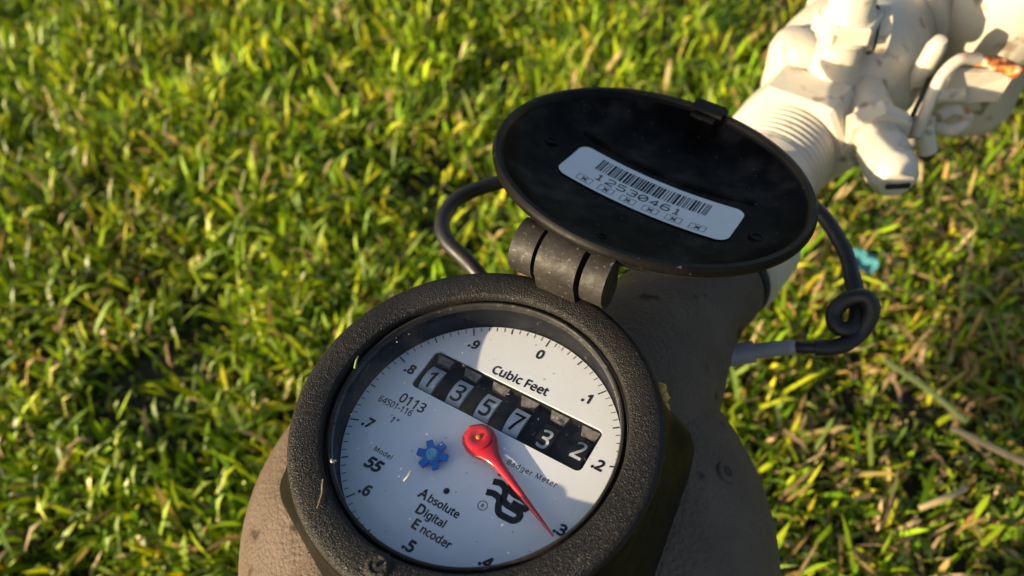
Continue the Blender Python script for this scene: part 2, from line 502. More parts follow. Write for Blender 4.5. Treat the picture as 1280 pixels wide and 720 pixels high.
def make_grass():
    def scatter(n, x0, x1, y0, y1):
        return rng.uniform(x0, x1, n), rng.uniform(y0, y1, n)
    xs, ys = scatter(200000, -0.85, 0.85, -0.25, 1.25)
    xo, yo = scatter(70000, -2.2, 2.2, -1.6, 2.8)
    keep = ~((np.abs(xo) < 0.85) & (yo > -0.25) & (yo < 1.25))
    x = np.concatenate([xs, xo[keep]]); y = np.concatenate([ys, yo[keep]])
    far = np.concatenate([np.zeros(len(xs)), np.ones(keep.sum())])
    k = np.hypot(x, y) > 0.02
    x, y, far = x[k], y[k], far[k]
    n = len(x)
    right = 1 / (1 + np.exp(-(x - 0.14 - 0.35 * (y - 0.1)) / 0.06))         # right of the meter: shorter, drier turf
    patch = vnoise(x, y, 0.13, 1) * 0.45 + vnoise(x, y, 0.055, 2) * 0.35 + vnoise(x, y, 0.025, 5) * 0.20
    patch2 = vnoise(x, y, 0.16, 3) * 0.6 + vnoise(x, y, 0.05, 4) * 0.4
    # tufts: thin the grass where the patch value is low
    dens = np.clip((patch - 0.28) * 4.5, 0.26, 1)
    k = rng.random(n) < dens
    x, y, far, right, patch, patch2 = (a[k] for a in (x, y, far, right, patch, patch2))
    n = len(x)
    ln = rng.gamma(6.0, 1 / 6.0, n) * (0.026 - 0.009 * right) * (0.15 + 1.75 * patch)
    ln = np.clip(ln, 0.008, 0.055)
    wd = rng.uniform(0.0020, 0.0044, n) * (1 + 0.5 * far) * (1 - 0.15 * right)
    az = rng.uniform(0, 2 * np.pi, n)
    lean0 = np.abs(rng.normal(0.35, 0.25, n)) + 0.25 * right
    lean1 = lean0 + np.abs(rng.normal(0.40, 0.3, n))
    lean2 = lean1 + np.abs(rng.normal(0.45, 0.4, n))
    dx, dy = np.cos(az), np.sin(az)
    tw = az + np.pi / 2 + rng.normal(0, 0.5, n)
    sx, sy = np.cos(tw), np.sin(tw)
    px = [x]; py = [y]; pz = [np.zeros(n) + 0.001]
    for lean, fr in ((lean0, .40), (lean1, .40), (lean2, .20)):
        seg = ln * fr
        px.append(px[-1] + dx * np.sin(lean) * seg)
        py.append(py[-1] + dy * np.sin(lean) * seg)
        pz.append(np.maximum(pz[-1] + np.cos(lean) * seg, 0.003))
    ws = [0.75, 1.0, 0.92]
    V = np.zeros((n, 7, 3), np.float32)
    for i in range(3):
        V[:, 2 * i, 0] = px[i] - sx * wd * ws[i] / 2; V[:, 2 * i, 1] = py[i] - sy * wd * ws[i] / 2; V[:, 2 * i, 2] = pz[i]
        V[:, 2 * i + 1, 0] = px[i] + sx * wd * ws[i] / 2; V[:, 2 * i + 1, 1] = py[i] + sy * wd * ws[i] / 2; V[:, 2 * i + 1, 2] = pz[i]
    V[:, 6, 0] = px[3]; V[:, 6, 1] = py[3]; V[:, 6, 2] = pz[3]
    base = (np.arange(n) * 7)[:, None]
    T = np.array([0, 1, 3, 0, 3, 2, 2, 3, 5, 2, 5, 4, 4, 5, 6])
    idx = (base + T[None, :]).astype(np.int32).ravel()
    me = bpy.data.meshes.new('grass')
    me.vertices.add(n * 7); me.vertices.foreach_set('co', V.ravel())
    nt_ = n * 5
    me.loops.add(nt_ * 3); me.loops.foreach_set('vertex_index', idx)
    me.polygons.add(nt_)
    me.polygons.foreach_set('loop_start', np.arange(0, nt_ * 3, 3, dtype=np.int32))
    me.polygons.foreach_set('loop_total', np.full(nt_, 3, np.int32))
    me.update(calc_edges=True)
    # each blade's own colour: deep green, lime, yellowing, straw
    pal = np.array([(0.074, 0.140, 0.007), (0.150, 0.232, 0.009), (0.245, 0.312, 0.011), (0.35, 0.335, 0.018),
                    (0.30, 0.205, 0.070), (0.36, 0.265, 0.135), (0.17, 0.225, 0.050)])
    bare = np.exp(-((x - 0.27) ** 2 + (y - 0.20) ** 2) / 0.10 ** 2) + 0.7 * np.exp(-((x - 0.20) ** 2 + (y - 0.13) ** 2) / 0.06 ** 2)   # worn spot right of the lid
    dry = np.clip((patch2 - 0.52) * 1.6 + 1.6 * bare, 0, 2)
    pr = np.stack([0.24 + 0.12 * right, 0.32 - 0.05 * dry, 0.25 - 0.12 * right, 0.08 + 0.22 * dry * (1 - 0.8 * right),
                   0.03 + 0.10 * dry + 0.20 * right, 0.03 + 0.05 * dry + 0.14 * right, 0.09 + 0.04 * right], 1)
    pr /= pr.sum(1, keepdims=True)
    pick = (rng.random(n)[:, None] > np.cumsum(pr, 1)).sum(1).clip(0, 6)
    c = (1.38 - 0.26 * right[:, None]) * pal[pick] * rng.uniform(0.5, 1.45, (n, 1)) * rng.uniform(0.9, 1.1, (n, 3))
    c *= (0.62 + 0.76 * (0.6 * vnoise(x, y, 0.11, 8) + 0.4 * vnoise(x, y, 0.03, 9)))[:, None]
    cols = np.ones((n, 7, 4), np.float32)
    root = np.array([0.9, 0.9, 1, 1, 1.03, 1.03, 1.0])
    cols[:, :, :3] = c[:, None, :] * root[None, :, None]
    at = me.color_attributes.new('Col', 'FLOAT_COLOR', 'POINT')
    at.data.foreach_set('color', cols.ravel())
    o = link('grass', me, 'grass', smooth=False)
    o['kind'] = 'stuff'
    o['label'] = 'short green lawn grass with yellowed and dry blades around the meter'
    o['category'] = 'grass'
    return o
make_grass()

# ------------------------------------------------------------------ water meter
A38 = R(-38)
MW = Matrix.Translation((0, 0, H)) @ Matrix.Rotation(A38, 4, 'Z')      # meter frame: X along the dial text, Y towards the hinge, Z up, origin at ring centre
DZ = -0.0148                                                           # dial card below the ring's top
meter = empty('water_meter', (0, 0, H - 0.176), 'grey brown water meter with black register ring and lid flipped open', 'water meter')

def mpart(name, bm, mat, parent=meter, M=None, **k):
    return from_bm(name, bm, mat, parent, MW @ M if M is not None else MW, **k)

# cast body: low round casing
def body_r(a, r, z):
    return r * (1 + 0.012 * math.cos(2 * a) + 0.006 * math.cos(5 * a + 1))
prof = [(0, -0.176), (0.044, -0.176), (0.050, -0.172), (0.056, -0.164), (0.078, -0.150), (0.092, -0.132), (0.0975, -0.115), (0.099, -0.100),
        (0.0975, -0.088), (0.093, -0.076), (0.086, -0.066), (0.077, -0.058), (0.068, -0.053), (0.058, -0.050), (0.050, -0.049), (0, -0.049)]
mpart('body', lathe(prof, 96, closed=False, rfun=body_r), 'body', sharp=60)

# neck to the outlet, along the pipe
PAZ = 47.0
PZ = -0.078
MP = Matrix.Translation((0, 0, H + PZ)) @ Matrix.Rotation(R(PAZ), 4, 'Z') @ Matrix.Rotation(R(90), 4, 'Y')   # local Z along the pipe, local X down
def ppart(name, bm, mat, parent, M=None, **k):
    return from_bm(name, bm, mat, parent, MP @ M if M is not None else MP, **k)
MN = Matrix.Translation((0, -0.0060, 0))          # the outlet sits a little to the right of the pipe's own line
neck = ppart('outlet_neck', lathe([(0, 0.05), (0.041, 0.05), (0.038, 0.078), (0.0315, 0.098), (0.0270, 0.115), (0.0258, 0.128), (0.0268, 0.133), (0.0268, 0.139), (0.0258, 0.141), (0, 0.141)], 64, False), 'body', meter, MN)
ppart('gasket', lathe([(0.020, 0.1412), (0.0268, 0.1412), (0.0276, 0.1428), (0.0268, 0.1446), (0.020, 0.1446)], 64, True), 'gasket', neck, MN)

ppart('inlet_neck', lathe([(0, -0.05), (0.046, -0.05), (0.041, -0.090), (0.030, -0.108), (0.0285, -0.1168), (0, -0.1168)], 48, False), 'body', meter)

# casting bosses and bolt heads on the body
def screw(name, x, y, z, r, h, mat, parent, tilt=None, M=None):
    b = lathe([(0, h), (r * 0.55, h), (r * 0.9, h * 0.75), (r, h * 0.3), (r, 0), (0, 0)], 20, False)
    T_ = Matrix.Translation((x, y, z))
    if tilt is not None:
        T_ = T_ @ tilt
    return mpart(name, b, mat, parent, T_)
for (x, y, z) in ((0.062, 0.048, -0.0595),):
    d = Vector((x, y, 0.09)).normalized().to_track_quat('Z', 'Y').to_matrix().to_4x4()
    b = screw('casting_boss', x, y, z, 0.0040, 0.0012, 'body', meter, d)
    hole = lathe([(0, 0.00135), (0.0019, 0.00135), (0.0019, 0.0004), (0, 0.0004)], 14, False)
    mpart('boss_hole', hole, 'bore', b, Matrix.Translation((x, y, z)) @ d)

# black register shroud: round at the top, six-sided below
def hexr(a, k):
    c = R(37)
    m = ((a - c + math.pi / 6) % (math.pi / 3)) - math.pi / 6
    # rounded hexagon with corners at 37 deg + 60 deg steps
    ph = math.pi / 6 - abs(m)
    h = 0.8660254 / math.cos(ph)
    h = min(h, 0.985)
    return (1 - k) + k * h
def shroud_r(a, r, z):
    k = max(0.0, min(1.0, (-z - 0.004) / 0.022))
    return r * hexr(a, k)
prof = [(0.0525, -0.0016), (0.0535, -0.004), (0.0545, -0.008), (0.0570, -0.014), (0.0610, -0.021), (0.0645, -0.027), (0.0660, -0.033), (0.0660, -0.052),
        (0.044, -0.052), (0.044, -0.010), (0.0455, -0.003)]
mpart('register_shroud', lathe(prof, 144, True, shroud_r), 'black', sharp=50)
# grained top ring
prof = [(0.0430, -0.0050), (0.0430, -0.0008), (0.0434, 0.0), (0.0440, 0.0004), (0.0505, 0.0004), (0.0520, 0.0001), (0.0529, -0.0008), (0.0532, -0.0022), (0.0530, -0.0050)]
ring = mpart('top_ring', lathe(prof, 192, True), 'grain')
# raised boss round the little pin hole at six o'clock
pb = lathe([(0.0015, 0.0006), (0.0022, 0.0010), (0.0030, 0.0008), (0.0036, 0.0002), (0.0038, -0.0003), (0.0015, -0.0003)], 24, True)
mpart('pin_boss', pb, 'grain', ring, Matrix.Translation((0.0021, -0.0467, 0.0004)))
mpart('pin_hole', lathe([(0, 0.0007), (0.0016, 0.0007), (0.0016, 0.0002), (0, 0.0002)], 20, False), 'bore', ring, Matrix.Translation((0.0021, -0.0467, 0.0004)))
mpart('pin', lathe([(0, 0.0016), (0.0004, 0.0015), (0.0006, 0.0010), (0.0006, 0), (0, 0)], 14, False), 'hinge', ring, Matrix.Translation((0.0018, -0.0470, 0.0006)))

# register can: dark side wall between glass and dial
mpart('register_wall', lathe([(0.0429, -0.0052), (0.0436, -0.0052), (0.0436, -0.0200), (0.0416, -0.0200), (0.0418, -0.0160), (0.0424, -0.0100), (0.0426, -0.0062)], 128, True), 'wall')
# glass disc with a bright ground edge
mpart('glass', lathe([(0, -0.0022), (0.0408, -0.0022), (0.0408, -0.0042), (0, -0.0042)], 128, False), 'glass', sharp=30)
mpart('glass_bezel', lathe([(0.0409, -0.0043), (0.0409, -0.0021), (0.0412, -0.0017), (0.0417, -0.0017), (0.0421, -0.0022), (0.0427, -0.0044)], 160, True), 'hinge')

# dial card with the counter opening
circle = [(0.0415 * math.cos(2 * math.pi * k / 160), 0.0415 * math.sin(2 * math.pi * k / 160)) for k in range(160)]
win = rrect(0.0602, 0.0149, 0.0018, 5, 0.0, 0.01345)
dial = mpart('dial', plate_with_holes(circle, [win], DZ - 0.0008, DZ), 'dial', smooth=False)
# black pocket behind the opening
pk = mpart('counter_pocket', plate_with_holes(rrect(0.0640, 0.0190, 0.003, 4, 0, 0.01345), [rrect(0.0594, 0.0141, 0.0016, 5, 0, 0.01345)], DZ - 0.0036, DZ - 0.0009), 'pocket', smooth=False)
mpart('pocket_floor', box(0, 0.01345, DZ - 0.0042, 0.064, 0.019, 0.001), 'pocket', pk)
digits = ['1', '3', '5', '7', '3', '2']
for i, ch in enumerate(digits):
    ux = -0.0262 + 0.01048 * i
    cy = 0.0122
    rw = 0.0078
    dark = i >= 4
    seg = []
    # number wheel: visible cap of a drum turning about X
    wbm = bmesh.new()
    rows = []
    wid = 0.0051
    for k in range(13):
        a = R(90 - 35 + 70 * k / 12)
        yy, zz = cy - 0.0004 - rw * math.cos(a), DZ - 0.0012 - rw + rw * math.sin(a)
        rows.append([wbm.verts.new((ux - wid / 2, yy, zz)), wbm.verts.new((ux + wid / 2, yy, zz))])
    for a, b in zip(rows[:-1], rows[1:]):
        wbm.faces.new((a[0], a[1], b[1], b[0]))
    for s in (0, 1):
        wbm.faces.new([r_[s] for r_ in rows] if s else [r_[s] for r_ in rows][::-1])
    wbm.faces.new((rows[0][0], rows[-1][0], rows[-1][1], rows[0][1]))
    wh = mpart('number_wheel', wbm, 'wheel_black' if dark else 'wheel', sharp=50)
    me = text_mesh(ch, 0.0102, 0.014, 0.10 if ch == '1' else 0.04, xscale=0.86)
    cb_ = bmesh.new(); cb_.from_mesh(me)
    for yy in np.linspace(-0.004, 0.004, 13):
        bmesh.ops.bisect_plane(cb_, geom=cb_.verts[:] + cb_.edges[:] + cb_.faces[:], plane_co=(0, float(yy), 0), plane_no=(0, 1, 0))
    cb_.to_mesh(me); cb_.free()
    off = -0.0012 if ch == '2' else (0.0006 if ch == '3' and dark else 0.0)
    for v in me.vertices:
        s_ = (v.co.y + off * -1) / rw
        a = math.pi / 2 - s_
        v.co = (ux + v.co.x, cy - 0.0004 + rw * math.cos(a), DZ - 0.0012 - rw + (rw + 0.00012) * math.sin(a))
    me.transform(MW)
    link('digit', me, 'wheel' if dark else 'print', wh, smooth=False)
    # sloping grey shade at the top of each opening
    x0, x1 = ux - 0.0026, ux + 0.0028
    sb = bmesh.new()
    vs = [sb.verts.new(c) for c in ((x0 + .0004, 0.01790, DZ - 0.0021), (x1 - .0004, 0.01790, DZ - 0.0021), (x1 + .0004, 0.02020, DZ - 0.0011), (x0 - .0004, 0.02020, DZ - 0.0011),
                                    (x0 + .0004, 0.01790, DZ - 0.0034), (x1 - .0004, 0.01790, DZ - 0.0034), (x1 + .0004, 0.02020, DZ - 0.0034), (x0 - .0004, 0.02020, DZ - 0.0034))]
    for f in ((0, 1, 2, 3), (7, 6, 5, 4), (0, 4, 5, 1), (1, 5, 6, 2), (2, 6, 7, 3), (3, 7, 4, 0)):
        sb.faces.new([vs[q] for q in f])
    mpart('shade_tab', sb, 'flap', pk, smooth=False)

# printing on the dial
PR = DZ + 0.00008
def dtext(s, x, y, size, bold=0.0, shear=0.0, rot=0.0, align='CENTER', spacing=1.0, mat='print', xs=1.0, name='lettering'):
    me = text_mesh(s, size, bold + 0.012, shear, align, spacing, xs)
    me.transform(MW @ Matrix.Translation((x, y, PR)) @ Matrix.Rotation(R(rot), 4, 'Z'))
    return link(name, me, mat, dial, smooth=False)
mm = 0.001
for k in range(10):
    a = R(90 - 36 * k)
    dtext('0' if k == 0 else '.%d' % k, 0.0352 * math.cos(a), 0.0352 * math.sin(a), 5.3 * mm, 0.028, name='scale_number')
tk = []
for k in range(100):
    a = R(90 - 3.6 * k)
    r1, wd_ = 0.0412, 0.00024
    r0 = 0.0384 if k % 10 == 0 else (0.0392 if k % 5 == 0 else 0.0398)
    wd_ = 0.00042 if k % 5 == 0 else 0.00024
    c, s = math.cos(a), math.sin(a)
    tk.append(ribbon([(r0 * c, r0 * s), (r1 * c, r1 * s)], wd_, PR))
mpart('tick_marks', merge(tk), 'print', dial, smooth=False)
dtext('Cubic Feet', -10.4 * mm, 22.0 * mm, 5.0 * mm, 0.012, rot=2.5, align='LEFT')
dtext('0113', -30.2 * mm, -0.5 * mm, 5.6 * mm, 0.006, align='LEFT', xs=0.92)
dtext('64501-116', -35.8 * mm, -3.6 * mm, 3.7 * mm, 0.0, align='LEFT', rot=2, xs=0.86)
dtext('1"', -28.4 * mm, -7.6 * mm, 3.6 * mm, 0.0, 0.15, align='LEFT')
dtext('Model', -26.6 * mm, -17.6 * mm, 2.6 * mm, 0.0, align='LEFT', spacing=1.12)
dtext('55', -26.3 * mm, -22.8 * mm, 5.8 * mm, 0.035, 0.2, align='LEFT')
for (a_, b_, x, y) in (('A', 'bsolute', -6.4, -22.7), ('D', 'igital', -4.6, -26.9), ('E', 'ncoder', -3.0, -31.0)):
    dtext(a_, x * mm, y * mm, 4.9 * mm, 0.02, align='LEFT')
    dtext(b_, (x + 3.0) * mm, (y + 0.1) * mm, 3.8 * mm, 0.012, align='LEFT')
dtext('Badger Meter', 10.2 * mm, -1.9 * mm, 2.7 * mm, -0.006, align='LEFT', spacing=1.15, rot=2)
dtext('R', 11.3 * mm, -15.9 * mm, 1.75 * mm, 0.0)
mpart('registered_mark', ribbon([(11.3 * mm + 1.35 * mm * math.cos(R(t)), -15.9 * mm + 1.35 * mm * math.sin(R(t))) for t in range(0, 361, 12)], 0.2 * mm, PR), 'print', dial, smooth=False)
s1 = [(10.0, -12.0), (12.3, -11.4), (14.4, -12.0), (15.3, -14.0), (16.6, -15.5), (19.1, -15.6), (21.1, -15.3), (22.0, -13.9), (21.4, -12.6), (19.3, -12.4), (17.0, -12.3), (15.4, -11.5), (14.9, -9.8), (14.0, -8.4), (12.2, -7.8), (10.0, -8.4)]
s2 = [(10.0, -5.3), (12.7, -4.9), (14.9, -6.0), (15.5, -7.9), (17.3, -8.7), (20.1, -8.7), (22.2, -9.4), (22.1, -10.9), (20.3, -11.2), (18.0, -11.2)]
lg = []
for s_, dz in ((s1, 0), (s2, 0.00003)):
    pts = [(p.x * mm, p.y * mm) for p in catmull([(a, b, 0) for a, b in s_], 5)]
    lg.append(ribbon(pts, 1.95 * mm, PR + dz))
mpart('logo', merge(lg), 'print', dial, smooth=False)
mpart('dimple', lathe([(0, 0.0001), (0.0005, 0.0002), (0.0009, 0.0001), (0.0009, 0), (0, 0)], 16, False), 'pocket', dial, Matrix.Translation((0, -0.0174, DZ + 0.0001)))

# blue star wheel
gear = []
NP = 6
for k in range(NP):
    for (dr, da) in ((0.0026, -30), (0.0027, -24), (0.0044, -13), (0.0047, -12), (0.0047, 12), (0.0044, 13), (0.0027, 24)):
        a = R(60 * k + da + 16)
        gear.append((dr * math.cos(a), dr * math.sin(a)))
GM = Matrix.Translation((-0.0092, -0.0108, DZ + 0.0012))
sw = mpart('star_wheel', prism(gear, 0, 0.0013), 'blue', meter, GM, bevel=0.00015, smooth=False)
mpart('star_hub', lathe([(0, 0.0021), (0.0007, 0.0021), (0.0010, 0.0024), (0.0015, 0.0023), (0.0019, 0.0013), (0, 0.0013)], 24, False), 'blue_pale', sw, GM)
mpart('star_shaft', lathe([(0, 0.0002), (0.0016, 0.0002), (0.0016, -0.0014), (0, -0.0014)], 20, False), 'print', sw, GM)

# red pointer
NM = Matrix.Translation((0.0, 0.0, DZ + 0.0022)) @ Matrix.Rotation(math.atan2(-14.6, 34.0), 4, 'Z')
nb = bmesh.new()
st = [(-0.0050, 0.0004), (-0.0046, 0.0020), (-0.0036, 0.0036), (-0.0018, 0.0047), (0.0004, 0.0050), (0.0026, 0.0045), (0.0050, 0.0033), (0.0072, 0.0022), (0.0100, 0.00155), (0.016, 0.00115), (0.024, 0.0008), (0.032, 0.0005), (0.0362, 0.00025)]
rows = []
for (x, hw) in st:
    hgt = 0.0016 if x < 0.005 else 0.0016 - (x - 0.005) / 0.0312 * 0.0010
    row = []
    for k in range(9):
        t = -1 + 2 * k / 8
        zc = (1 - abs(t) ** 2.2) * hgt * 0.55
        row.append(nb.verts.new((x, t * hw, zc)))
    low = [nb.verts.new((x, t * hw, -0.0011 if x < 0.006 else -0.0002)) for t in (1, -1)]
    rows.append(row + low)
for a, b in zip(rows[:-1], rows[1:]):
    m_ = len(a)
    for k in range(m_):
        nb.faces.new((a[k], a[(k + 1) % m_], b[(k + 1) % m_], b[k]))
nb.faces.new(rows[0]); nb.faces.new(rows[-1][::-1])
ptr = mpart('pointer', nb, 'red', meter, NM, sharp=60)
mpart('pointer_cap', lathe([(0, 0.0010), (0.0009, 0.0011), (0.0018, 0.0016), (0.0029, 0.0019), (0.0038, 0.0015), (0.0041, 0.0006), (0.0041, 0.0), (0, 0)], 40, False), 'red', ptr, NM)
mpart('pointer_pin', lathe([(0, 0.0022), (0.0005, 0.0021), (0.0008, 0.0016), (0.0008, 0.0008), (0, 0.0008)], 14, False), 'rust', ptr, NM)
mpart('pointer_collar', lathe([(0, -0.0011), (0.0044, -0.0011), (0.0046, -0.0023), (0, -0.0023)], 40, False), 'red', ptr, NM)

# hinge: middle knuckle on the ring, outer knuckles on the lid
HY, HZ, HR_ = 0.0565, 0.0080, 0.0092
def knuckle(x0, x1, arm):
    """barrel about X with an arm polygon, extruded along X"""
    pts = []
    if arm == 'ring':
        for k in range(15):
            a = R(55 + 175 * k / 14)
            pts.append((HY + HR_ * math.cos(a), HZ + HR_ * math.sin(a)))
        pts = pts[:11] + [(HY - 0.0088, 0.0046), (HY - 0.0083, 0.0002), (HY - 0.0080, -0.0016), (HY - 0.0040, -0.0050), (HY + 0.0040, -0.0070), (HY + 0.0065, -0.002), (HY + 0.0070, 0.0060)]
    else:
        for k in range(15):
            a = R(66 + 150 * k / 14)
            pts.append((HY + HR_ * math.cos(a), HZ + HR_ * math.sin(a)))
        pts += [(HY - 0.0060, HZ - 0.0074), (HY - 0.0030, HZ - 0.0078), (HY + 0.0010, HZ - 0.0050), (HY + 0.0020, HZ + 0.0010), (HY + 0.0026, HZ + 0.0060)]
    bm_ = prism(pts, x0, x1)
    return bm_
KM = Matrix(((0, 0, 1, 0), (1, 0, 0, 0), (0, 1, 0, 0), (0, 0, 0, 1)))
for (x0, x1, arm) in ((-0.0172, -0.0093, 'lid'), (-0.0080, 0.0056, 'ring'), (0.0075, 0.0150, 'lid')):
    mpart('hinge_knuckle', knuckle(x0, x1, arm), 'hinge', meter, KM, bevel=0.0006, sharp=50)
mpart('hinge_pin', tube([(-0.0170, HY, HZ), (0.0148, HY, HZ)], 0.0024, 14), 'black')

# lid: shallow dish flipped back past flat
LC = Vector((0.0698, 0.0847, 0.0036 + H))
LN = Vector((0.24022, 0.16936, 0.95583)).normalized()
LU = Vector((0.78127, -0.61813, -0.08683)); LU = (LU - LN * LU.dot(LN)).normalized()
LV = LN.cross(LU)
ML = Matrix(((LU.x, LV.x, LN.x, LC.x), (LU.y, LV.y, LN.y, LC.y), (LU.z, LV.z, LN.z, LC.z), (0, 0, 0, 1)))
def floor_z(r):
    if r < 0.043:
        return -0.0112 + 0.0045 * (r / 0.043) ** 2
    t = min(1, (r - 0.043) / 0.0105)
    return -0.0067 + 0.0067 * t ** 1.5
prof = [(0, floor_z(0))] + [(r, floor_z(r)) for r in np.linspace(0.004, 0.0535, 26)]
prof += [(0.0540, 0.0004), (0.0547, 0.0005), (0.0553, 0.0001), (0.0556, -0.0008), (0.0552, -0.0018), (0.0532, -0.0036), (0.0500, -0.0062), (0.0455, -0.0092), (0.038, -0.0120), (0.026, -0.0140), (0, -0.0150)]
lid = from_bm('lid', lathe([(float(a), float(b)) for a, b in prof], 160, False), 'lid', meter, ML, sharp=60)
from_bm('lid_rim', lathe([(0.0518, -0.0022), (0.0526, 0.0004), (0.0536, 0.0013), (0.0550, 0.0013), (0.0559, 0.0002), (0.0560, -0.0010), (0.0557, -0.0020), (0.0545, -0.0024)], 160, True), 'black', lid, ML)
# outer grained skirt just under the rim
from_bm('lid_skirt', lathe([(0.0552, -0.0020), (0.0553, -0.0024), (0.0536, -0.0040), (0.0503, -0.0067), (0.0496, -0.0064), (0.0530, -0.0036)], 128, True), 'grain', lid, ML)
# moulded rib, bosses and latch inside the lid
def on_floor(x, y, dz=0.0):
    return Vector((x, y, floor_z(math.hypot(x, y)) + dz))
rib = [on_floor(x, 0.0150 + 0.0015 * (x / 0.03) ** 2, 0.0002) for x in np.linspace(-0.034, 0.034, 14)]
from_bm('moulded_rib', tube(rib, 0.0008, 8), 'lid', lid, ML)
for (x, y, r) in ((-0.0405, 0.001, 0.0028), (0.0405, -0.004, 0.0028), (0.000, 0.041, 0.0024), (0.0, -0.0385, 0.0018)):
    b = lathe([(0, 0.0002), (r * 0.45, 0.0002), (r * 0.55, 0.0005), (r * 0.8, 0.0005), (r, 0.0), (r, -0.001), (0, -0.001)], 20, False)
    from_bm('moulded_boss', b, 'lid', lid, ML @ Matrix.Translation(on_floor(x, y)))
lt = prism([(-0.0062, 0.0500), (0.0062, 0.0500), (0.0070, 0.0565), (0.0050, 0.0592), (-0.0050, 0.0592), (-0.0070, 0.0565)], -0.008, 0.0018)
latch = from_bm('latch', lt, 'lid', meter, ML, bevel=0.0009)
lt = prism([(-0.0048, 0.0455), (0.0048, 0.0455), (0.0048, 0.0502), (-0.0048, 0.0502)], -0.0070, 0.0008)
from_bm('latch_catch', lt, 'lid', latch, ML, bevel=0.0006)

# label inside the lid, following the dish
LW, LHt = 0.0640, 0.0230
LBX, LBY = 0.0011, -0.0016
def on_label(bm_, dz):
    for v in bm_.verts:
        x, y = v.co.x, v.co.y
        v.co.z = floor_z(math.hypot(x, y)) + dz
    return bm_
lb = bmesh.new()
NY = 18
rad = 0.0042
xs_ = sorted(set([-LW / 2 + rad * (1 - math.cos(R(90 * k / 8))) for k in range(9)] + [LW / 2 - rad * (1 - math.cos(R(90 * k / 8))) for k in range(9)] + list(np.linspace(-LW / 2 + rad, LW / 2 - rad, 40))))
gridv = []
for x in xs_:
    e = LW / 2 - abs(x)
    hh = LHt / 2
    if e < rad:
        hh = LHt / 2 - rad + math.sqrt(max(0.0, rad * rad - (rad - e) ** 2))
    gridv.append([lb.verts.new((LBX + x, LBY - hh + 2 * hh * j / NY, 0)) for j in range(NY + 1)])
for a, b in zip(gridv[:-1], gridv[1:]):
    for j in range(NY):
        lb.faces.new((a[j], b[j], b[j + 1], a[j + 1]))
label = from_bm('label', on_label(lb, 0.00045), 'label', meter, ML)
label['label'] = 'pale label with barcode and serial number stuck inside the lid'
def lab_strokes(strokes, wid, name, dz=0.00055, mat='print'):
    bs = []
    for s_ in strokes:
        dense = []
        for p, q in zip(s_[:-1], s_[1:]):
            nn = max(1, int(math.hypot(q[0] - p[0], q[1] - p[1]) / 0.0012))
            for k in range(nn):
                dense.append((p[0] + (q[0] - p[0]) * k / nn, p[1] + (q[1] - p[1]) * k / nn))
        dense.append(s_[-1])
        bs.append(ribbon(dense, wid))
    return from_bm(name, on_label(merge(bs), dz), mat, label, ML, smooth=False)
def LP(a, b):
    return (LBX - LW / 2 + a * LW, LBY - LHt / 2 + b * LHt)
rb = random.Random(12530461)
bars = []
xx = 0.155
while xx < 0.825:
    wbar = rb.choice((0.0050, 0.0050, 0.0095, 0.0095, 0.0140))
    b0, b1 = LP(xx, 0.555), LP(xx, 0.885)
    cx = b0[0] + wbar * LW / 2
    pts = [(cx, b0[1] + (b1[1] - b0[1]) * k / 5) for k in range(6)]
    bars.append(ribbon(pts, wbar * LW))
    xx += wbar + rb.choice((0.0058, 0.0058, 0.0095, 0.0110))
from_bm('barcode', on_label(merge(bars), 0.00055), 'print', label, ML, smooth=False)
GL = {'1': [[(.2, .75), (.5, 1), (.5, 0)], [(.15, 0), (.85, 0)]],
      '2': [[(0, .8), (.2, 1), (.8, 1), (1, .8), (1, .62), (0, .12), (0, 0), (1, 0)]],
      '3': [[(0, .85), (.2, 1), (.8, 1), (1, .85), (1, .65), (.8, .52), (.35, .52)], [(.8, .52), (1, .38), (1, .15), (.8, 0), (.2, 0), (0, .15)]],
      '4': [[(.75, 0), (.75, 1), (0, .3), (1, .3)]],
      '5': [[(.95, 1), (.05, 1), (.05, .55), (.75, .6), (1, .45), (1, .15), (.75, 0), (.2, 0), (0, .12)]],
      '6': [[(.9, .9), (.7, 1), (.25, 1), (0, .75), (0, .2), (.2, 0), (.8, 0), (1, .18), (1, .38), (.8, .54), (.2, .54), (0, .38)]],
      '0': [[(.25, 0), (0, .25), (0, .75), (.25, 1), (.75, 1), (1, .75), (1, .25), (.75, 0), (.25, 0)], [(.05, .15), (.95, .85)]]}
st = []
for k, ch in enumerate('12530461'):
    x0, y0 = LP(0.195 + 0.0665 * k, 0.315)
    for s_ in GL[ch]:
        st.append([(x0 + px * 0.0030, y0 + py * 0.0038) for px, py in s_])
lab_strokes(st, 0.00055, 'serial_number', mat='print_soft')
for k in range(6):
    x0, y0 = LP(0.118 + 0.1335 * k, 0.085)
    w_, h_ = 0.0055, 0.0036
    bx_ = lab_strokes([[(x0, y0), (x0 + w_, y0)], [(x0 + w_, y0), (x0 + w_, y0 + h_)], [(x0 + w_, y0 + h_), (x0, y0 + h_)], [(x0, y0 + h_), (x0, y0)],
                       ], 0.00018, 'check_box', mat='print_soft')
    lab_strokes([[(x0 + 0.0018, y0 + 0.0008), (x0 + 0.0037, y0 + 0.0027)], [(x0 + 0.0018, y0 + 0.0027), (x0 + 0.0037, y0 + 0.0008)]], 0.0005, 'check_mark', mat='print_soft', dz=0.0006)

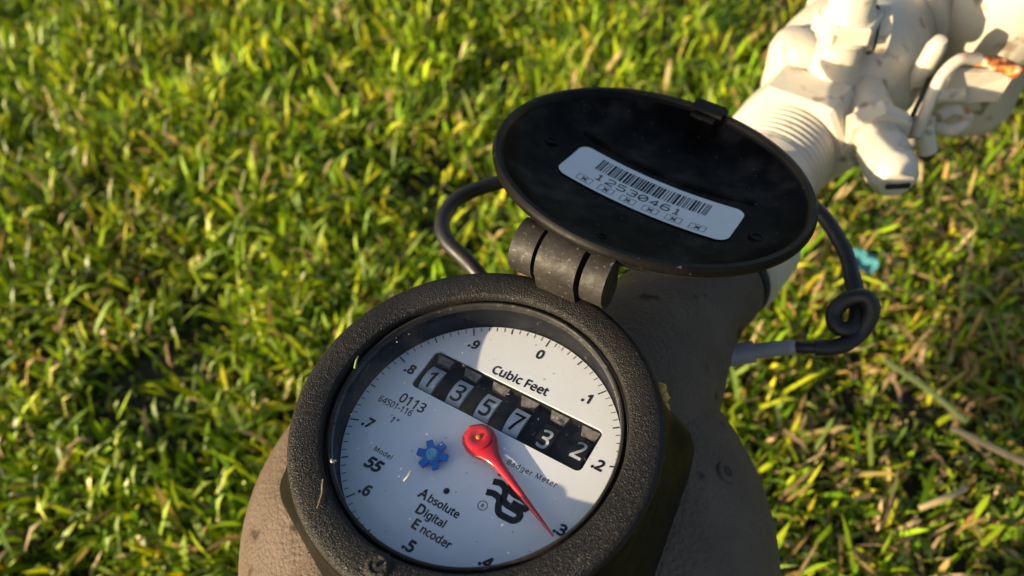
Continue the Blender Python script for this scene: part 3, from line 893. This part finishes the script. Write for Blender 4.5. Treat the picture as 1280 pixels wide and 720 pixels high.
# yellow sealant blob on the right of the ring, small scraps on ring and glass
wl = []
for (x, y, z, r) in ((0.0390, 0.0392, -0.010, 0.0020), (0.0400, 0.0388, -0.0135, 0.0022), (0.0415, 0.0375, -0.0165, 0.0018), (0.0425, 0.0372, -0.0190, 0.0016)):
    b = bmesh.new()
    bmesh.ops.create_icosphere(b, subdivisions=2, radius=r, matrix=Matrix.Translation((x, y, z)))
    for v in b.verts:
        v.co += Vector((random.uniform(-1, 1), random.uniform(-1, 1), random.uniform(-1, 1))) * r * 0.12
    wl.append(b)
mpart('sealant', merge(wl), 'wax', meter)

# ------------------------------------------------------------------ little scraps lying on the meter
def scrap(name, pts, rad_, mat, label_, cat, group=None):
    P = [MW @ Vector(p) for p in pts]
    o = from_bm(name, tube(catmull(P, 4), rad_, 6), mat)
    return tag(o, label_, cat, group)
scrap('grass_clipping', [(-0.0412, -0.0030, -0.0012), (-0.0421, -0.0010, -0.0008), (-0.0429, 0.0008, -0.0011)], 0.00036, 'fleck_green', 'tiny pale green grass clipping at the glass edge left of the .8 mark', 'grass clipping')
scrap('straw_fleck', [(-0.0068, -0.0246, -0.0018), (-0.0065, -0.0230, -0.0015), (-0.0068, -0.0214, -0.0018)], 0.00038, 'fleck', 'tiny pale straw fleck on the glass between star wheel and the word Absolute', 'straw fleck')
scrap('lint_fleck', [(-0.0282, -0.0296, -0.0012), (-0.0272, -0.0302, -0.0006), (-0.0268, -0.0292, -0.0012)], 0.00035, 'fleck', 'tiny white lint curl at the left edge of the glass', 'lint')
scrap('brown_fibre', [(-0.0252, -0.0358, 0.0009), (-0.0240, -0.0375, 0.0011), (-0.0228, -0.0392, 0.0009), (-0.0211, -0.0429, 0.0012)], 0.00018, 'hair', 'thin brown fibre lying on the left of the black ring', 'fibre')

# ------------------------------------------------------------------ signal cable with its knot
cb = empty('signal_cable', (0, 0.105, 0.0), 'black rubber cable looping behind the lid to a knot on the right', 'cable')
def cpart(name, P, r, mat, per=10, parent=cb, n=16):
    bm_ = tube(catmull([(p[0], p[1], p[2] + H) for p in P], per), r, n)
    bm_.transform(Matrix.Translation((0, -0.105, 0)))
    return from_bm(name, bm_, mat, parent)
cpart('cable_run', [(0.028, 0.046, -0.046), (0.014, 0.064, -0.040), (0.002, 0.082, -0.032), (-0.0070, 0.0955, -0.029), (-0.0065, 0.108, -0.029), (0.002, 0.1185, -0.030), (0.0215, 0.1275, -0.034),
                    (0.055, 0.137, -0.041), (0.095, 0.136, -0.046), (0.127, 0.122, -0.048), (0.1420, 0.1030, -0.049), (0.1478, 0.0850, -0.053), (0.1480, 0.0720, -0.0565),
                    (0.1472, 0.0620, -0.0582)], 0.0030, 'cable')
cpart('knot', [(0.1479, 0.072, -0.0568), (0.1462, 0.0608, -0.0585), (0.1436, 0.0532, -0.06), (0.1399, 0.0503, -0.0612), (0.1359, 0.0524, -0.0612), (0.1363, 0.0572, -0.059), (0.1407, 0.0591, -0.0545), (0.1466, 0.0574, -0.052), (0.148, 0.0528, -0.0555), (0.1441, 0.049, -0.0625), (0.136, 0.0458, -0.065), (0.127, 0.0475, -0.0665)], 0.0031, 'cable', 8)
cpart('cable_tail', [(0.1300, 0.0466, -0.0660), (0.1240, 0.0488, -0.0675), (0.1215, 0.0499, -0.0684), (0.1192, 0.0508, -0.0693)], 0.0023, 'cable', 8)
cpart('grey_sheath', [(0.1212, 0.0500, -0.0685), (0.1150, 0.0525, -0.0715), (0.1060, 0.0545, -0.0745), (0.0960, 0.0555, -0.0770)], [0.0025, 0.0028] + [0.0030] * 23, 'cable_grey', 8)
cpart('grey_boot', [(0.1070, 0.0543, -0.0743), (0.1010, 0.0552, -0.0762), (0.0940, 0.0560, -0.0780)], 0.0044, 'cable_grey', 6)

# ------------------------------------------------------------------ white painted check valve in the pipe line
cv = empty('check_valve', (0.28 * math.cos(R(PAZ)), 0.28 * math.sin(R(PAZ)), 0.0), 'cream white painted brass check valve joined to the meter outlet', 'valve')
def vpart(name, bm, mat='white', parent=cv, M=None, **k):
    return from_bm(name, bm, mat, parent, cv_inv @ (MP @ M if M is not None else MP), **k)
cv_inv = Matrix.Translation(cv.location).inverted()
# MP axes: local Z along pipe, local X points down, local Y to the left of the pipe direction
vpart('coupling', lathe([(0, 0.1448), (0.0285, 0.1448), (0.0305, 0.1470), (0.0310, 0.168), (0.0290, 0.173), (0.0245, 0.182), (0.0235, 0.200), (0, 0.200)], 48, False), M=Matrix.Translation((0, -0.0045, 0)))
thr = [(0, 0.200)]
z = 0.200
thr += [(0.0232, 0.200), (0.0245, 0.2005), (0.0245, 0.2080)]
z = 0.2085
while z < 0.2290:
    thr += [(0.0235, z), (0.0242, z + 0.0012), (0.0235, z + 0.0024)]
    z += 0.0034
thr += [(0.0232, 0.2335), (0, 0.2335)]
vpart('threaded_tailpiece', lathe(thr, 64, False), sharp=30)
def hexnut(r, z0, z1, rot=0.0):
    b = lathe([(0, z0), (r * 0.93, z0), (r, z0 + (z1 - z0) * .10), (r, z1 - (z1 - z0) * .10), (r * 0.93, z1), (0, z1)], 6, False)
    b.transform(Matrix.Rotation(rot, 4, 'Z'))
    return b
vpart('hex_nut', hexnut(0.0320, 0.2325, 0.2560, R(30)), bevel=0.0008, sharp=30)
wpart_joint = tube([(0.2103, 0.1597, H - 0.0600), (0.2304, 0.1860, H - 0.0600)], 0.0011, 8)
from_bm('joint_gap_shade', wpart_joint, 'bore', cv, cv_inv)  # solid dark rod, its colour standing for the shadow in the joint's gap
# bulbous valve body
vb = lathe([(0, 0.2560), (0.0260, 0.2560), (0.0285, 0.262), (0.0330, 0.272), (0.0370, 0.286), (0.0385, 0.300), (0.0370, 0.316), (0.0335, 0.330), (0.0330, 0.338), (0, 0.338)], 56, False)
body_v = vpart('valve_body', vb)
vpart('flange', lathe([(0, 0.3382), (0.0385, 0.3382), (0.0400, 0.3400), (0.0400, 0.3480), (0.0385, 0.3495), (0, 0.3495)], 48, False))
# upright access bonnet and test cock on top of the body
def up_at(s, t, z):
    """frame whose Z is world up at pipe distance s, t to the right, height z (ring frame)"""
    a = R(PAZ)
    return Matrix.Translation((s * math.cos(a) + t * math.sin(a), s * math.sin(a) - t * math.cos(a), H + z)) @ Matrix.Rotation(a, 4, 'Z')
def wpart(name, bm, M, mat='white', parent=cv, **k):
    return from_bm(name, bm, mat, parent, cv_inv @ M, **k)
cock = wpart('test_cock', lathe([(0, 0), (0.0135, 0), (0.0125, 0.004), (0.0105, 0.008), (0.0105, 0.022), (0.0125, 0.024), (0.0125, 0.034), (0.0100, 0.037), (0.0100, 0.060), (0, 0.060)], 32, False), up_at(0.263, 0.004, -0.0560))
wpart('cock_nut', hexnut(0.0150, 0.026, 0.035), up_at(0.263, 0.004, -0.0560), parent=cock, bevel=0.0005, sharp=30)
# side outlet of the cock, pointing right
def aim(p, az, down=0.0):
    """frame at ring-frame point p (metres, z below the ring) whose Z points along azimuth az, dipping by down degrees"""
    return Matrix.Translation((p[0], p[1], p[2] + H)) @ Matrix.Rotation(R(az), 4, 'Z') @ Matrix.Rotation(R(90 + down), 4, 'Y')
SO = aim((0.1790, 0.1955, -0.0330), -14)
so = wpart('cock_outlet', lathe([(0, 0), (0.0088, 0), (0.0088, 0.0120), (0.0098, 0.0135), (0.0098, 0.0175), (0.0108, 0.0180), (0.0108, 0.0235), (0.0072, 0.0235), (0.0068, 0.016), (0, 0.016)], 28, False), SO, parent=cv)
wpart('outlet_ring', lathe([(0.0098, 0.0175), (0.0112, 0.0175), (0.0112, 0.0182), (0.0098, 0.0182)], 28, True), SO, 'gasket', so)
wpart('outlet_bore', lathe([(0, 0.0175), (0.0066, 0.0175), (0.0066, 0.0165), (0, 0.0165)], 20, False), SO, 'bore', so)
wpart('cock_stem', tube([(0.012, 0, 0.050), (0.024, -0.006, 0.058), (0.040, -0.010, 0.056)], [0.003, 0.0026, 0.002], 10), up_at(0.266, 0.010, -0.0600), parent=cock)
# left shoulder lug of the body
LGm = up_at(0.268, -0.016, -0.0640)
wpart('side_lug', lathe([(0, 0.022), (0.008, 0.0215), (0.012, 0.019), (0.0142, 0.013), (0.0142, -0.012), (0, -0.012)], 28, False), LGm)
# lower test cock towards the viewer: hex base, tapered plug with a slot
SC = aim((0.1930, 0.1640, -0.0640), -97, -2)
sc = wpart('side_cock', lathe([(0, -0.030), (0.0120, -0.030), (0.0120, 0.004), (0.0105, 0.010), (0.0098, 0.018), (0.0112, 0.020), (0.0112, 0.034), (0.0100, 0.040), (0.0070, 0.0435), (0, 0.0445)], 24, False), SC)
wpart('cock_nut', hexnut(0.0158, 0.004, 0.013), SC, parent=sc, bevel=0.0005, sharp=30)
wpart('screw_slot', box(0, 0, 0.0447, 0.0022, 0.010, 0.0012), SC, 'bore', sc)

# ------------------------------------------------------------------ shut-off valve with rusty lever, further along
bv_loc = Vector((0.52 * math.cos(R(PAZ)), 0.52 * math.sin(R(PAZ)), 0.0))
bv = empty('shutoff_valve', bv_loc, 'cream shut-off valve with bent rod lever rusted orange at its end', 'valve')
bv_inv = Matrix.Translation(bv_loc).inverted()
WH = Matrix.Translation((0, 0, H))
def bpart(name, bm, M=WH, mat='white', parent=bv, **k):
    return from_bm(name, bm, mat, parent, bv_inv @ M, **k)
bpart('inlet_union', lathe([(0, 0.3497), (0.0330, 0.3497), (0.0345, 0.352), (0.0345, 0.366), (0.0300, 0.370), (0.0300, 0.420), (0.0340, 0.424), (0.0340, 0.450), (0.026, 0.454), (0.026, 0.500), (0, 0.500)], 40, False), MP)
# elbow and riser that carry the line down into the ground, beyond the frame
def along(s_, z_):
    return Vector((s_ * math.cos(R(PAZ)), s_ * math.sin(R(PAZ)), z_))
bpart('riser', tube([along(0.490, H + PZ), along(0.510, H + PZ - 0.002), along(0.525, H + PZ - 0.010), along(0.533, H + PZ - 0.024), along(0.535, H + PZ - 0.045), along(0.535, 0.003)], 0.0235, 28), Matrix())
# side body: short upright cylinder to the right of the line
RB = Matrix.Translation((0.2830, 0.2215, H))
bpart('bonnet', lathe([(0, -0.128), (0.014, -0.127), (0.020, -0.122), (0.0235, -0.112), (0.0235, -0.070), (0.0260, -0.067), (0.0260, -0.030), (0.022, -0.024), (0, -0.022)], 40, False), RB)
bpart('cross_arm', tube([along(0.372, H + PZ), Vector((0.2830, 0.2215, H + PZ))], 0.0200, 28), Matrix())
# lever plate and bent rod
def slab(c, th):
    """four-cornered plate given by its corners, with thickness"""
    b_ = bmesh.new()
    c = [Vector(p) for p in c]
    nrm = (c[1] - c[0]).cross(c[3] - c[0]).normalized() * th
    lo = [b_.verts.new(p - nrm) for p in c]; hi = [b_.verts.new(p) for p in c]
    b_.faces.new(lo[::-1]); b_.faces.new(hi)
    for k_ in range(4):
        b_.faces.new((lo[k_], lo[(k_ + 1) % 4], hi[(k_ + 1) % 4], hi[k_]))
    return b_
plate = bpart('lever_plate', slab([(0.2262, 0.1700, -0.0640), (0.2522, 0.1632, -0.0620), (0.2560, 0.1650, -0.0480), (0.2300, 0.1690, -0.0460)], 0.0030), WH, 'white_rust', bevel=0.0006)
bpart('rusty_end', tube(catmull([(0.2380, 0.1716, -0.0430), (0.2440, 0.1704, -0.0435), (0.2500, 0.1684, -0.0450), (0.2565, 0.1646, -0.0475)], 5), [0.0020] + [0.0026] * 6 + [0.0033] * 9, 12), WH, 'rust', plate)
rodp = catmull([(0.2120, 0.1545, -0.0680), (0.2150, 0.1585, -0.0585), (0.2176, 0.1620, -0.0510), (0.2226, 0.1669, -0.0440), (0.2300, 0.1700, -0.0400), (0.2400, 0.1718, -0.0425)], 6)
bpart('lever_rod', tube(rodp, 0.0028, 12), WH, 'white_rust')
bpart('link_bar', tube([(0.2205, 0.1535, -0.0790), (0.2165, 0.1590, -0.0660)], 0.0046, 10), WH)
bpart('bracket', slab([(0.2090, 0.1640, -0.0760), (0.2250, 0.1590, -0.0740), (0.2270, 0.1665, -0.0690), (0.2105, 0.1720, -0.0700)], 0.0080), WH, bevel=0.0012)
bpart('bolt', tube([(0.2260, 0.1710, -0.0600), (0.2370, 0.1668, -0.0580)], 0.0036, 14), WH)
bpart('lever_eye', tube(catmull([(0.2290, 0.1660, -0.0760), (0.2350, 0.1625, -0.0760), (0.2425, 0.1655, -0.0750), (0.2440, 0.1700, -0.0730), (0.2380, 0.1720, -0.0720), (0.2310, 0.1700, -0.0730)], 5), 0.0030, 10), WH, 'white_rust')
bpart('stem_tip', lathe([(0, 0.016), (0.003, 0.015), (0.0045, 0.010), (0.0045, -0.030), (0, -0.030)], 16, False), Matrix.Translation((0.2260, 0.1860, H - 0.052)) @ Matrix.Rotation(R(12), 4, 'X'), 'white')

# ------------------------------------------------------------------ supply pipe that carries the meter from below, just outside the frame
sp_loc = Vector((-0.235 * math.cos(R(PAZ)), -0.235 * math.sin(R(PAZ)), 0.0))
sp = empty('supply_pipe', sp_loc, 'cream painted supply pipe rising from the lawn into the meter inlet below the dial', 'pipe')
sp_inv = Matrix.Translation(sp_loc).inverted()
from_bm('inlet_nut', lathe([(0, -0.145), (0.030, -0.145), (0.030, -0.120), (0.026, -0.117), (0, -0.117)], 40, False), 'white', sp, sp_inv @ MP)
from_bm('inlet_pipe', tube([along(-0.140, H + PZ), along(-0.195, H + PZ), along(-0.218, H + PZ - 0.006), along(-0.231, H + PZ - 0.020), along(-0.235, H + PZ - 0.042), along(-0.235, 0.003)], 0.0215, 28), 'white', sp, sp_inv)

# ------------------------------------------------------------------ bits on the lawn
def lawn_stem(P, r, label_, mat='straw'):
    o = from_bm('dry_grass_stem', tube(catmull(P, 5), r, 7), mat)
    return tag(o, label_, 'grass stem', 'loose dry stems on the lawn')
GZ = 0.038
lawn_stem([(0.2495, 0.1491, GZ), (0.2657, 0.1221, GZ + 0.003), (0.2801, 0.0981, GZ)], 0.0019, 'long pale green dry stem on the grass, nearest below the teal scrap', 'fleck_green')
lawn_stem([(0.2701, 0.0958, GZ), (0.2847, 0.0800, GZ + 0.002), (0.3040, 0.0650, GZ)], 0.0021, 'tan dry stem on the grass running out at the right edge')
lawn_stem([(0.2307, 0.0499, GZ), (0.2450, 0.0525, GZ + 0.003), (0.2609, 0.0578, GZ)], 0.0018, 'short tan stem on the grass at lower right of the meter')
b = bmesh.new()
rows = []
for i in range(6):
    row = []
    for j in range(5):
        row.append(b.verts.new((0.2664 + (i - 2.5) * 0.0048 + random.uniform(-.001, .001), 0.2301 + (j - 2) * 0.0050 + random.uniform(-.001, .001), GZ + 0.002 + 0.004 * math.sin(i * 1.7 + j) + random.uniform(-.001, .001))))
    rows.append(row)
for i in range(5):
    for j in range(4):
        if (i, j) not in ((0, 0), (4, 3), (4, 0)):
            b.faces.new((rows[i][j], rows[i + 1][j], rows[i + 1][j + 1], rows[i][j + 1]))
ret = bmesh.ops.solidify(b, geom=b.faces[:], thickness=0.0006)
tag(from_bm('plastic_scrap', b, 'teal'), 'crumpled teal plastic scrap lying in the grass right of the lid', 'scrap')
